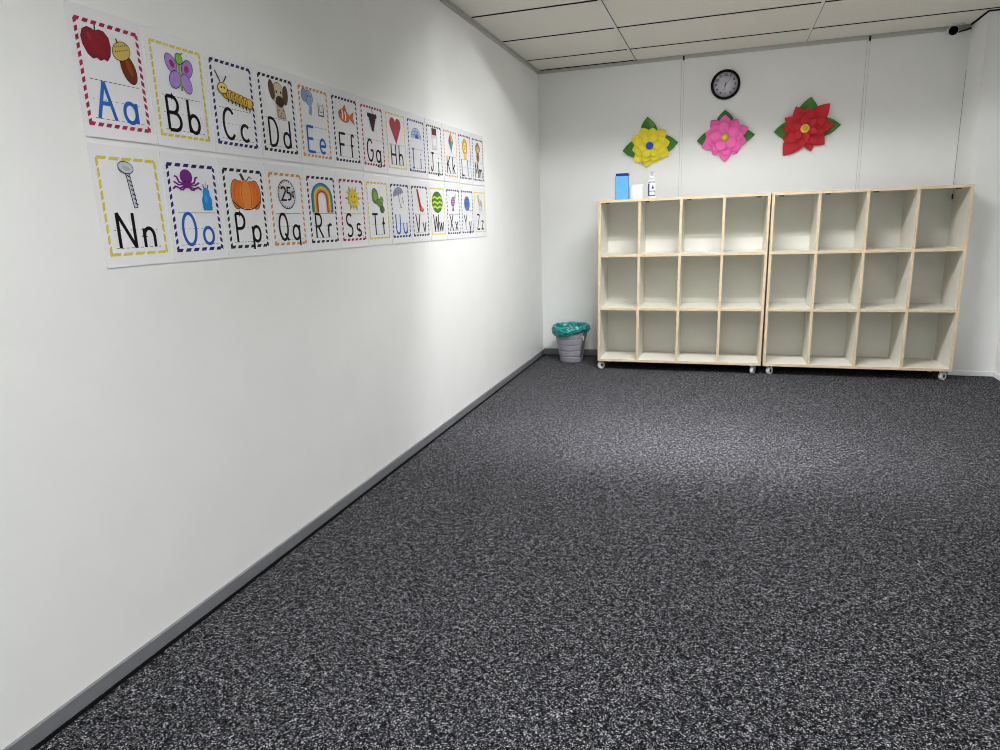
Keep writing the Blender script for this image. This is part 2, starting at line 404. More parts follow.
# ------------------------------------------------------------------ paper flowers on the back wall
def petal_bm(ang, ln, w, out0, out1, base=0.0, tip='point', cup=0.012, jag=0.0):
    bm = B(); d = Vector((math.cos(ang), 0, math.sin(ang))); p = Vector((-d.z, 0, d.x)); NS, NT = 14, 6
    fr, bk = [], []
    for i in range(NS + 1):
        s = i / NS
        if tip == 'point': wd = w * (math.sin(PI * min(1, s ** 0.85 * 0.98 + 0.02)) ** 0.75 if s < 0.999 else 0.02)
        elif tip == 'sharp': wd = w * (min(1.0, (0.35 + 1.5 * s)) if s < 0.43 else max(0.015, 1 - ((s - 0.43) / 0.57) ** 1.9))
        elif tip == 'soft': wd = w * ((0.32 + 1.15 * s) if s < 0.6 else 1.01 * max(0.04, 1 - ((s - 0.6) / 0.4) ** 2.0) ** 0.8)
        else: wd = w * (0.30 + 0.85 * s if s < 0.82 else (0.997 * math.sqrt(max(0.02, 1 - ((s - 0.82) / 0.19) ** 2))))
        rf, rb = [], []
        for j in range(NT + 1):
            u = -1 + 2 * j / NT
            ln2 = ln - (jag * ln * (1 - abs(math.sin(u * PI))) if s > 0.9 else 0)
            q = d * (base + (ln2 - base) * s) + p * (wd * u)
            o = out0 + (out1 - out0) * s + cup * (u * u) * math.sin(PI * min(1, s + 0.1)) + 0.004 * math.sin(PI * s)
            rf.append(bm.verts.new(q + Vector((0, -o - 0.0012, 0)))); rb.append(bm.verts.new(q + Vector((0, -o, 0))))
        fr.append(rf); bk.append(rb)
    for i in range(NS):
        for j in range(NT):
            f = bm.faces.new((fr[i][j], fr[i][j + 1], fr[i + 1][j + 1], fr[i + 1][j])); f.smooth = True
            f = bm.faces.new((bk[i][j], bk[i + 1][j], bk[i + 1][j + 1], bk[i][j + 1])); f.smooth = True
        bm.faces.new((fr[i][0], fr[i + 1][0], bk[i + 1][0], bk[i][0])); bm.faces.new((fr[i][NT], bk[i][NT], bk[i + 1][NT], fr[i + 1][NT]))
    for j in range(NT):
        bm.faces.new((fr[NS][j], fr[NS][j + 1], bk[NS][j + 1], bk[NS][j])); bm.faces.new((fr[0][j], bk[0][j], bk[0][j + 1], fr[0][j + 1]))
    return bm
LEAF = mat('green_card', (58, 112, 40), 0.7, 0.3, 0.12, 30)
def flower(label, loc, colour, centre, petals, leaves, rc, ring=None):
    t = thing('paper_flower', label, 'wall decoration', loc, 'layered paper flowers on the back wall')
    for (a, ln, w) in leaves:
        obj('leaf', petal_bm(math.radians(a), ln, w, 0.002, 0.012, 0.03, 'sharp', 0.006), LEAF, t)
    for (a, ln, w, o0, o1, tip, cup) in petals:
        obj('petal', petal_bm(math.radians(a), ln, w, o0, o1, 0.004, tip, cup), colour, t)
    bm = B(); lathe_y(bm, [(rc, 0.046), (rc, 0.050), (rc * 0.7, 0.053), (0.0005, 0.054)], 28); bmesh.ops.contextual_create
    obj('flower_centre', bm, centre, t)
    if ring:
        bm = B(); lathe_y(bm, [(rc * 0.55, 0.0535), (rc * 0.5, 0.0555), (0.0005, 0.0565)], 20); obj('centre_disc', bm, ring, t)
    return t
YEL = mat('yellow_card', (238, 222, 58), 0.6, 0.3, 0.07, 45)
PNK = mat('pink_card', (250, 112, 188), 0.6, 0.3, 0.06, 45)
RED = mat('red_card', (182, 30, 40), 0.65, 0.3, 0.10, 45)
BLU = mat('blue_card', (20, 72, 190), 0.6, 0.3, 0.05, 45)
OCH = mat('ochre_card', (205, 172, 60), 0.6, 0.3, 0.08, 60)
AMB = mat('amber_card', (236, 196, 84), 0.6, 0.3, 0.05, 60)
pt = []
for k in range(10): pt.append((k * 36 + 8, 0.152 + 0.014 * math.sin(k * 2.2), 0.046, 0.014, 0.018, 'soft', 0.010))
for k in range(8): pt.append((k * 45 + 25, 0.124 + 0.008 * math.sin(k * 3.1), 0.044, 0.022, 0.034, 'soft', 0.012))
for k in range(6): pt.append((k * 60 + 5, 0.090 + 0.006 * math.sin(k * 1.7), 0.038, 0.036, 0.050, 'soft', 0.012))
flower('yellow layered paper flower with blue centre and three green leaves', (0.902, 0, 1.690), YEL, BLU, pt, [(96, 0.222, 0.066), (186, 0.215, 0.066), (4, 0.212, 0.068)], 0.028)
pt = []
for k in range(10): pt.append((k * 36 + 20, 0.160 + 0.016 * math.sin(k * 2.7 + 1), 0.044, 0.014, 0.018, 'soft', 0.010))
for k in range(8): pt.append((k * 45 + 5, 0.134 + 0.012 * math.sin(k * 2.1), 0.048, 0.022, 0.034, 'soft', 0.012))
for k in range(5): pt.append((k * 72 + 28, 0.108 + 0.008 * math.sin(k * 1.3), 0.046, 0.036, 0.050, 'soft', 0.012))
flower('pink layered paper flower with ochre centre below the wall clock', (1.459, 0, 1.716), PNK, OCH, pt, [(92, 0.200, 0.066), (183, 0.205, 0.064), (2, 0.212, 0.058)], 0.030, AMB)
pt = [(a, l, w * 1.15, 0.014, 0.020, 'sharp', 0.006) for a, l, w in ((46, 0.228, 0.056), (4, 0.196, 0.052), (-40, 0.182, 0.056), (-72, 0.168, 0.040), (232, 0.225, 0.062), (176, 0.150, 0.050), (148, 0.165, 0.044), (113, 0.175, 0.046), (84, 0.150, 0.050), (205, 0.160, 0.045))]
pt += [(a, l, w * 1.15, 0.024, 0.036, 'sharp', 0.008) for a, l, w in ((22, 0.150, 0.044), (70, 0.140, 0.044), (125, 0.140, 0.044), (165, 0.135, 0.040), (215, 0.150, 0.046), (262, 0.130, 0.044), (310, 0.145, 0.046), (345, 0.14, 0.042))]
pt += [(a, l, w, 0.038, 0.050, 'sharp', 0.008) for a, l, w in ((40, 0.098, 0.034), (100, 0.095, 0.034), (160, 0.095, 0.034), (225, 0.100, 0.034), (280, 0.096, 0.034), (340, 0.095, 0.034))]
flower('red layered paper flower with pointed petals and yellow centre', (2.012, 0, 1.737), RED, AMB, pt, [(82, 0.222, 0.070), (181, 0.208, 0.064), (3, 0.240, 0.066)], 0.031, OCH)

# ------------------------------------------------------------------ alphabet cards on the left wall
# card space: u to the right (world +y), v up (world +z), out of the wall = world +x
SHEET = mat('laminated_card', (240, 240, 243), 0.25, 0.5, 0.01, 20)
PRINT = {}
def ink(c):
    if c not in PRINT: PRINT[c] = mat('ink_%02x%02x%02x' % c, c, 0.6, 0.15, 0.05, 120)
    return PRINT[c]
FW, FH = 0.190, 0.2475        # printed frame
def poly3(bm, pts, out, mi=0):
    bm.faces.new([bm.verts.new((out, u, v)) for u, v in pts]).material_index = mi
def stroke(bm, pts, w, out, mi=0, closed=False):
    pts = [Vector((p[0], p[1])) for p in pts]
    if closed: pts = pts + [pts[0], pts[1]]
    L_, R_ = [], []
    for i, p in enumerate(pts):
        a = pts[max(i - 1, 0)]; b = pts[min(i + 1, len(pts) - 1)]
        t1 = (p - a).normalized() if i else (b - p).normalized(); t2 = (b - p).normalized() if i < len(pts) - 1 else t1
        t = t1 + t2; t = t.normalized() if t.length > 1e-6 else t1
        nn = Vector((-t.y, t.x)); k = 1 / max(0.45, nn.dot(Vector((-t1.y, t1.x))))
        L_.append(p + nn * w / 2 * k); R_.append(p - nn * w / 2 * k)
    vl = [bm.verts.new((out, *q)) for q in L_]; vr = [bm.verts.new((out, *q)) for q in R_]
    for i in range(len(pts) - 1): bm.faces.new((vr[i], vr[i + 1], vl[i + 1], vl[i])).material_index = mi
def letter_stroke(bm, pts, w, out):
    run = [pts[0]]
    for i in range(1, len(pts)):
        run.append(pts[i])
        if i < len(pts) - 1:
            a = Vector(pts[i]) - Vector(pts[i - 1]); b = Vector(pts[i + 1]) - Vector(pts[i])
            if a.length > 1e-6 and b.length > 1e-6 and a.angle(b) > 1.0:
                stroke(bm, run, w, out); run = [pts[i]]; out += 0.00002
    stroke(bm, run, w, out)
def arc(cx, cy, rx, ry, a0, a1, n=18):
    return [(cx + rx * math.cos(math.radians(a0 + (a1 - a0) * i / n)), cy + ry * math.sin(math.radians(a0 + (a1 - a0) * i / n))) for i in range(n + 1)]
CAPS = {
 'A': [[(0, 0), (.5, 1), (1, 0)], [(.2, .42), (.8, .42)]],
 'B': [[(.05, 0), (.05, 1)], [(.05, 1), (.45, 1)] + arc(.45, .76, .38, .24, 90, -90, 12) + [(.05, .52)], [(.05, .52)] + arc(.5, .26, .45, .26, 90, -90, 12) + [(.05, 0)]],
 'C': [arc(.55, .5, .52, .5, 42, 318)],
 'D': [[(.05, 0), (.05, 1)], [(.05, 1), (.3, 1)] + arc(.35, .5, .6, .5, 90, -90) + [(.05, 0)]],
 'E': [[(.9, 1), (.05, 1), (.05, 0), (.95, 0)], [(.05, .52), (.75, .52)]],
 'F': [[(.95, 1), (.05, 1), (.05, 0)], [(.05, .52), (.75, .52)]],
 'G': [arc(.52, .5, .5, .5, 42, 360) + [(.6, .5)]],
 'H': [[(.05, 0), (.05, 1)], [(.95, 0), (.95, 1)], [(.05, .5), (.95, .5)]],
 'I': [[(.5, 0), (.5, 1)], [(.15, 1), (.85, 1)], [(.15, 0), (.85, 0)]],
 'J': [[(.65, 1)] + [(.65, .3)] + arc(.35, .28, .3, .28, 0, -170), [(.3, 1), (1, 1)]],
 'K': [[(.05, 0), (.05, 1)], [(.9, 1), (.08, .48)], [(.25, .6), (.95, 0)]],
 'L': [[(.05, 1), (.05, 0), (.9, 0)]],
 'M': [[(0, 0), (.1, 1), (.5, .25), (.9, 1), (1, 0)]],
 'N': [[(.05, 0), (.05, 1), (.95, 0), (.95, 1)]],
 'O': [arc(.5, .5, .5, .5, 90, 450, 30)],
 'P': [[(.08, 0), (.08, 1)], [(.08, 1), (.45, 1)] + arc(.45, .74, .42, .26, 90, -90, 12) + [(.08, .48)]],
 'Q': [arc(.5, .5, .48, .5, 90, 450, 30), [(.6, .25), (1.0, -.04)]],
 'R': [[(.08, 0), (.08, 1)], [(.08, 1), (.45, 1)] + arc(.45, .74, .4, .26, 90, -90, 12) + [(.08, .48)], [(.35, .48), (.95, 0)]],
 'S': [arc(.5, .75, .42, .25, 35, 270, 14) + arc(.5, .25, .45, .25, 90, -150, 14)],
 'T': [[(.5, 0), (.5, 1)], [(.0, 1), (1, 1)]],
 'U': [[(.05, 1), (.05, .35)] + arc(.5, .35, .45, .35, 180, 360) + [(.95, 1)]],
 'V': [[(0, 1), (.5, 0), (1, 1)]],
 'W': [[(-.05, 1), (.22, 0), (.5, .9), (.78, 0), (1.05, 1)]],
 'X': [[(0, 1), (1, 0)], [(1, 1), (0, 0)]],
 'Y': [[(0, 1), (.5, .5), (1, 1)], [(.5, .5), (.5, 0)]],
 'Z': [[(.05, 1), (.95, 1), (.05, 0), (.95, 0)]],
}
ring = arc(.45, .27, .45, .27, 0, 360, 24)
LOW = {
 'a': [ring, [(.92, .56), (.92, 0)]], 'b': [[(.05, 1), (.05, 0)], arc(.5, .27, .45, .27, 180, 540, 24)], 'c': [arc(.5, .27, .48, .27, 45, 315)],
 'd': [ring, [(.92, 1), (.92, 0)]], 'e': [[(.05, .28), (.95, .28)] + arc(.5, .28, .45, .28, 0, 315)[1:]], 'f': [arc(.62, .8, .3, .2, 30, 180, 10) + [(.32, 0)], [(.05, .52), (.7, .52)]],
 'g': [ring, [(.92, .56), (.92, -.12)] + arc(.5, -.12, .42, .16, 0, -160, 10)], 'h': [[(.08, 1), (.08, 0)], [(.08, .3)] + arc(.5, .3, .42, .25, 180, 0) + [(.92, 0)]],
 'i': [[(.5, .54), (.5, 0)], [(.5, .72), (.5, .8)]], 'j': [[(.6, .54), (.6, -.1)] + arc(.3, -.1, .3, .16, 0, -160, 10), [(.6, .72), (.6, .8)]],
 'k': [[(.1, 1), (.1, 0)], [(.85, .55), (.12, .26)], [(.3, .34), (.9, 0)]], 'l': [[(.5, 1), (.5, 0)]],
 'm': [[(0, .55), (0, 0)], [(0, .32)] + arc(.26, .32, .26, .22, 180, 0, 10) + [(.52, 0)], [(.52, .32)] + arc(.78, .32, .26, .22, 180, 0, 10) + [(1.04, 0)]],
 'n': [[(.1, .55), (.1, 0)], [(.1, .3)] + arc(.5, .3, .4, .25, 180, 0) + [(.9, 0)]], 'o': [arc(.5, .27, .48, .27, 90, 450, 24)],
 'p': [[(.06, .55), (.06, -.28)], arc(.5, .27, .44, .27, 180, 540, 24)], 'q': [ring, [(.92, .56), (.92, -.26)]],
 'r': [[(.15, .55), (.15, 0)], [(.15, .3)] + arc(.55, .3, .4, .25, 180, 50, 10)], 's': [arc(.5, .41, .36, .14, 30, 270, 10) + arc(.5, .135, .4, .135, 90, -150, 10)],
 't': [[(.5, .85), (.5, 0)], [(.12, .54), (.88, .54)]], 'u': [[(.06, .55), (.06, .25)] + arc(.48, .25, .42, .25, 180, 360) + [(.9, .55)], [(.9, .55), (.9, 0)]],
 'v': [[(.05, .55), (.5, 0), (.95, .55)]], 'w': [[(-.05, .55), (.22, 0), (.5, .5), (.78, 0), (1.05, .55)]], 'x': [[(.05, .55), (.95, 0)], [(.95, .55), (.05, 0)]],
 'y': [[(.05, .55), (.5, .02)], [(.95, .55), (.25, -.28)]], 'z': [[(.08, .54), (.92, .54), (.08, 0), (.92, 0)]],
}
K = (10, 9, 12)
class Pic:
    """collects the coloured printed shapes of one picture, each a hair above the last"""
    def __init__(s): s.bm = B(); s.cols = []; s.out = 0.0
    def m(s, c):
        if c not in s.cols: s.cols.append(c)
        return s.cols.index(c)
    def step(s): s.out += 0.00008
    def P(s, pts, c, o=None):
        if o: s.L(pts, 0.05, K, True)
        poly3(s.bm, pts, s.out, s.m(c)); s.step()
    def E(s, cx, cy, rx, ry, c, rot=0, o=False, a0=0, a1=360, n=28):
        r = math.radians(rot)
        def pt(rx, ry): return [(cx + x * math.cos(r) - y * math.sin(r), cy + x * math.sin(r) + y * math.cos(r)) for x, y in [(rx * math.cos(math.radians(a0 + (a1 - a0) * i / n)), ry * math.sin(math.radians(a0 + (a1 - a0) * i / n))) for i in range(n if a1 - a0 == 360 else n + 1)]]
        if o: poly3(s.bm, pt(rx + .035, ry + .035), s.out, s.m(K)); s.step()
        poly3(s.bm, pt(rx, ry), s.out, s.m(c)); s.step()
    def L(s, pts, w, c, closed=False): stroke(s.bm, pts, w, s.out, s.m(c), closed); s.step()

def apple():
    p = Pic(); c = (122, 26, 38)
    pts = [(0, .62), (.25, .75), (.55, .72), (.82, .45), (.88, .0), (.78, -.5), (.55, -.8), (.35, -.72), (.12, -.85), (-.1, -.72), (-.35, -.82), (-.62, -.65), (-.85, -.2), (-.9, .2), (-.75, .58), (-.45, .75), (-.2, .72)]
    p.L(pts, .06, K, True); p.P(pts, c); p.L([(0, .6), (.04, .98)], .09, (60, 40, 26)); p.E(-.4, .3, .12, .22, (150, 44, 56), 20); return p
def acorn():
    p = Pic(); p.E(.15, -.3, .46, .72, (112, 48, 22), 24, True); p.E(.18, -.15, .15, .5, (140, 70, 34), 22)
    p.E(-.2, .5, .62, .42, (196, 176, 92), 22, True)
    for i in range(14): p.E(-.6 + .13 * (i % 7), .42 + .22 * (i // 7) + .035 * (i % 7), .035, .035, (96, 72, 28))
    p.L([(-.4, .85), (-.5, 1.05)], .1, (90, 60, 30)); return p
def butterfly():
    p = Pic(); v = (166, 132, 206)
    for x, y, rx, ry, r in ((-.5, .4, .48, .32, 120), (-.35, -.35, .45, .35, 60), (.55, .3, .48, .34, 60), (.4, -.45, .48, .32, 110)): p.E(x, y, rx, ry, v, r, True)
    p.E(-.45, .4, .2, .14, (170, 50, 120), 120); p.E(.5, .28, .2, .16, (170, 50, 120), 60)
    p.L([(0, .5), (.02, -.85)], .14, (128, 168, 70)); p.E(.05, .72, .22, .26, (120, 176, 60), 0, True); p.L([(.15, .95), (.35, 1.05)], .05, K); return p
def caterpillar():
    p = Pic(); c = (222, 178, 60)
    for i in range(7): p.E(-.45 + .21 * i, -.05 - .045 * i, .2, .24, c, 0, True)
    for i in range(7): p.L([(-.4 + .2 * i, -.28 - .045 * i), (-.38 + .2 * i, -.46 - .045 * i)], .06, K)
    for i in range(6): p.L([(-.36 + .21 * i, .14 - .045 * i), (-.36 + .21 * i, -.26 - .045 * i)], .035, (150, 110, 30))
    p.E(-.66, .16, .24, .25, (236, 206, 120), 0, True); p.E(-.72, .2, .04, .06, K); p.E(-.57, .2, .04, .06, K)
    p.L([(-.76, .46), (-1., .95)], .06, K); p.L([(-.58, .46), (-.4, .8)], .06, K); return p
def dog():
    p = Pic(); p.E(.05, .28, .46, .62, (206, 188, 160), 0, True); p.E(-.5, .45, .2, .5, (92, 68, 56), 8, True); p.E(.62, .3, .2, .52, (92, 68, 56), -6, True)
    p.E(.12, -.1, .36, .3, (66, 44, 36)); p.E(-.12, .4, .06, .08, K); p.E(.25, .4, .06, .08, K)
    p.P([(-.2, -.42), (.38, -.42), (.5, -1.0), (-.15, -1.0)], (196, 178, 144), True)
    for x, y in ((-.05, -.6), (.15, -.75), (.3, -.58), (.05, -.9)): p.E(x, y, .06, .05, (120, 100, 76))
    return p
def elephant():
    p = Pic(); c = (150, 172, 208); p.E(0, .35, .48, .5, c, 0, True); p.E(-.55, .45, .34, .42, (134, 156, 196), 0, True); p.L([(.08, .1), (.14, -.4), (.02, -.85)], .34, c); p.E(.2, .45, .06, .06, K); p.E(-.1, .45, .06, .06, K); return p
def egg_box():
    p = Pic(); p.L([(-.5, .8), (-.5, -.5), (.5, -.5), (.5, .8)], .14, (70, 80, 66)); p.E(0, .25, .26, .36, (236, 232, 224), 0, True); p.L([(-.3, -.1), (.3, -.1)], .08, (90, 100, 84)); return p
def fish():
    p = Pic(); c = (214, 110, 48); p.P([(.35, 0), (.95, .42), (.85, 0), (1., -.5)], c, True); p.E(-.15, .0, .58, .42, c, -18, True)
    for x in (-.3, .02): p.L([(x - .05, .36 - x * .4), (x + .02, 0), (x - .06, -.34 - x * .3)], .12, (240, 228, 214))
    p.P([(-.3, .45), (.0, .8), (.15, .35)], c, True); p.E(-.5, .2, .06, .06, K); return p
def grapes():
    p = Pic(); c = (62, 30, 52)
    for r in range(6):
        for i in range(5 - r + (r < 1)): p.E(-.42 + .21 * i + .105 * r + (.0 if r else -.1), .55 - .24 * r, .155, .17, c)
    p.L([(.05, .75), (.0, 1.0)], .09, (70, 50, 40)); return p
def heart():
    p = Pic(); pts = [(0, .45)] + arc(.42, .45, .42, .42, 160, -25, 12) + [(0, -.95)] + arc(-.42, .45, .42, .42, 205, 20, 12)
    p.L(pts, .05, (90, 30, 36), True); p.P(pts, (166, 62, 68)); return p
def igloo():
    p = Pic(); c = (168, 196, 226); p.E(0, -.3, .8, .85, c, 0, True, 0, 180); p.E(.1, -.3, .26, .4, (70, 96, 150), 0, False, 0, 180)
    for y, w in ((-.02, .74), (.25, .6)): p.L([(-w, y), (w, y)], .05, (96, 130, 180))
    for x, y in ((-.45, -.15), (.45, -.15), (-.25, .12), (.3, .12), (0, .38)): p.L([(x, y - .12), (x, y + .12)], .05, (96, 130, 180))
    return p
def jam_jar():
    p = Pic(); p.P([(-.55, .4), (.55, .4), (.55, -.85), (-.55, -.85)], (206, 200, 204), True); p.P([(-.5, .95), (.5, .95), (.5, .45), (-.5, .45)], (98, 46, 40), True); p.P([(-.35, .1), (.35, .1), (.35, -.5), (-.35, -.5)], (226, 222, 226)); return p
def kite():
    p = Pic(); p.P([(0, 1), (-.55, .2), (0, .2)], (190, 60, 50)); p.P([(0, 1), (.55, .2), (0, .2)], (226, 180, 60)); p.P([(-.55, .2), (0, -.8), (0, .2)], (70, 120, 170)); p.P([(.55, .2), (0, -.8), (0, .2)], (90, 160, 80))
    p.L([(0, 1), (-.55, .2), (0, -.8), (.55, .2)], .06, K, True); p.L([(0, -.8), (.2, -.95), (.1, -1.1)], .05, K); return p
def lion():
    p = Pic(); p.E(0, .2, .62, .72, (214, 158, 50), 0, True); p.E(0, .15, .38, .46, (240, 206, 112)); p.E(-.15, .28, .06, .08, K); p.E(.15, .28, .06, .08, K); p.E(0, .02, .1, .08, (90, 56, 30)); p.P([(-.3, -.45), (.35, -.45), (.45, -1), (-.35, -1)], (232, 196, 96)); return p
def monkey():
    p = Pic(); p.E(0, .3, .5, .55, (150, 106, 62), 0, True); p.E(-.5, .32, .17, .22, (190, 150, 100), 0, True); p.E(.5, .32, .17, .22, (190, 150, 100), 0, True); p.E(0, .2, .34, .36, (222, 184, 132)); p.E(-.12, .35, .05, .07, K); p.E(.12, .35, .05, .07, K); p.E(0, -.55, .36, .42, (150, 106, 62), 0, True); return p
def nail():
    p = Pic(); p.L([(.05, .62), (.3, -1.0)], .26, K); p.L([(.05, .62), (.295, -.97)], .17, (196, 200, 208))
    for i in range(7): p.L([(.02 + .04 * i, .42 - .2 * i), (.2 + .04 * i, .34 - .2 * i)], .05, K)
    p.E(0, .75, .42, .24, (200, 203, 212), -8, True); p.E(.02, .72, .22, .1, (176, 180, 190), -8); return p
def octopus():
    p = Pic(); c = (110, 40, 120)
    for sx in (-1, 1):
        p.L([(.1 * sx, -.25), (.5 * sx, -.15), (.62 * sx, .25), (.78 * sx, .32)], .13, c); p.L([(.1 * sx, -.3), (.55 * sx, -.35), (.85 * sx, -.1)], .13, c)
        p.L([(.1 * sx, -.4), (.5 * sx, -.62), (.75 * sx, -.48), (.95 * sx, -.68)], .13, c); p.L([(.05 * sx, -.4), (.3 * sx, -.72), (.5 * sx, -.7)], .13, c)
    p.E(0, .3, .42, .58, c); p.E(0, -.3, .3, .28, c); p.E(-.12, -.1, .06, .08, (70, 20, 80)); p.E(.12, -.1, .06, .08, (70, 20, 80)); return p
def ornament():
    p = Pic(); c = (40, 140, 206); p.E(0, -.25, .5, .62, c); p.E(0, .35, .34, .4, c); p.P([(-.5, -.6), (.5, -.6), (.42, -.9), (-.42, -.9)], c); p.L([(-.18, .7), (-.26, .98)], .09, (30, 60, 130)); p.L([(.18, .7), (.26, .98)], .09, (30, 60, 130)); p.L([(0, .72), (.02, 1.2)], .04, (120, 120, 130)); p.E(-.1, -.1, .14, .3, (70, 160, 220)); return p
def pumpkin():
    p = Pic(); c = (214, 112, 44)
    p.L([(-.05, .6), (-.25, .98)], .17, (60, 62, 44))
    for x in (-.62, .62, -.34, .34): p.E(x, -.12, .34, .76, c, 0, abs(x) > .5)
    p.E(0, -.12, .42, .8, (222, 134, 62)); p.L(arc(0, -.12, .97, .8, 205, 335), .05, K)
    for x in (-.5, -.2, .2, .5): p.L(arc(x * .6, -.12, abs(x) * .9 + .02, .72, 105 if x < 0 else 75, 255 if x < 0 else -75, 12), .035, (176, 84, 30))
    p.L([(.1, .62), (.3, .85), (.45, .75)], .05, K); return p
def quarter_coin():
    p = Pic(); p.E(0, 0, .86, .98, K); p.E(0, 0, .8, .92, (222, 222, 228))
    for k in range(26):
        a = 2 * PI * k / 26; p.L([(.70 * math.cos(a), .80 * math.sin(a)), (.80 * math.cos(a), .92 * math.sin(a))], .04, K)
    p.L(arc(-.36, .25, .2, .22, 160, -20, 10) + [(-.56, -.38), (-.1, -.38)], .12, K)
    p.L([(.36, .46), (.04, .46), (.02, .12)] + arc(.14, -.12, .2, .24, 100, -130, 12), .12, K)
    p.L(arc(.58, .02, .13, .17, 50, 310, 10), .08, K); p.L([(.6, .28), (.56, -.26)], .06, K); return p
def rainbow():
    p = Pic()
    for i, c in enumerate(((40, 110, 150), (90, 150, 120), (226, 196, 60), (222, 130, 50), (180, 62, 60))):
        r = .93 - .12 * i
        p.L([(-r, -.95)] + arc(0, -.05, r, r * 1.02, 180, 0, 26) + [(r, -.95)], .125, c)
    return p
def sun():
    p = Pic(); c = (226, 200, 66)
    for k in range(12):
        a = 2 * PI * k / 12; q = a + .22; s_ = a - .22
        p.P([(.95 * math.cos(a), 1.0 * math.sin(a)), (.5 * math.cos(q), .5 * math.sin(q)), (.5 * math.cos(s_), .5 * math.sin(s_))], c, k % 2 == 0)
    p.E(0, 0, .56, .6, c); p.E(-.18, .12, .06, .08, (120, 100, 30)); p.E(.18, .12, .06, .08, (120, 100, 30)); p.L(arc(0, 0, .3, .3, 215, 325, 8), .05, (120, 100, 30)); return p
def turtle():
    p = Pic(); g = (104, 144, 62); p.E(.55, -.75, .3, .26, (84, 120, 50), 0, True); p.E(-.35, .3, .42, .58, g, 12, True); p.E(-.35, .3, .22, .34, (126, 166, 84), 12); p.E(.25, -.25, .42, .26, g, -25, True); p.E(.5, .0, .24, .24, (126, 160, 100), 0, True); p.E(.58, .05, .05, .05, K); return p
def umbrella():
    p = Pic(); p.E(-.1, .3, .75, .62, (150, 156, 176), 15, True, 0, 180); p.L([(-.1, .3), (.1, -.65)] + arc(.22, -.68, .12, .16, 180, 340, 8), .06, K)
    for x in (-.5, -.15, .25): p.L([(x, .25 + .2 * x), (x + .05, .85 - .3 * abs(x))], .04, (60, 64, 90))
    p.E(.55, -.3, .1, .14, (190, 150, 190)); p.E(.5, .0, .08, .12, (150, 150, 190)); return p
def vegetable():
    p = Pic(); p.P([(-.45, 1), (-.2, .95), (.25, -.4), (.75, -.75), (.65, -.95), (.05, -.9)], (178, 46, 40), True); p.L([(-.35, .95), (-.55, 1.05)], .08, (90, 130, 60)); p.E(.35, -.7, .24, .16, (214, 120, 90)); return p
def watermelon():
    p = Pic(); p.E(0, 0, .85, .9, (74, 120, 34), 0, True)
    for y in (-.5, -.1, .32): p.L([(-.78, y), (-.4, y + .14), (0, y - .02), (.4, y + .14), (.78, y)], .17, (176, 204, 84))
    return p
def fishbone():
    p = Pic(); p.E(-.05, .05, .5, .36, (158, 92, 160), 70, True); p.P([(-.05, -.4), (.15, -.95), (-.3, -.9)], (158, 92, 160), True); p.P([(.2, .5), (.62, .98), (.5, .35)], (150, 172, 84))
    for y in (-.2, .05, .3): p.L([(-.3, y), (.25, y + .06)], .05, (226, 200, 226))
    return p
def yarn():
    p = Pic(); c = (78, 116, 180); p.E(0, .05, .58, .7, c, 0, True)
    for k in (-.3, 0, .3): p.L([(-.45, k), (0, k + .2), (.45, k + .02)], .06, (46, 76, 140))
    p.L([(.3, -.5), (.65, -.72), (1., -.6)], .07, c); return p
def zebra():
    p = Pic(); p.E(-.25, .62, .2, .28, (206, 200, 190), 20, True); p.E(.2, .1, .55, .3, (226, 222, 214), -20, True)
    for x in (-.1, .12, .34, .56): p.L([(x, .38 - x * .3), (x - .05, -.1 - x * .2)], .08, K)
    for x in (-.15, .1, .4, .62): p.L([(x, -.1), (x, -.85)], .09, (150, 146, 140))
    p.E(-.3, .3, .1, .12, (196, 150, 60)); return p

CR, YE, NV, DG, OR, PU = (158, 36, 70), (218, 200, 84), (44, 44, 104), (36, 48, 40), (206, 150, 84), (52, 34, 66)
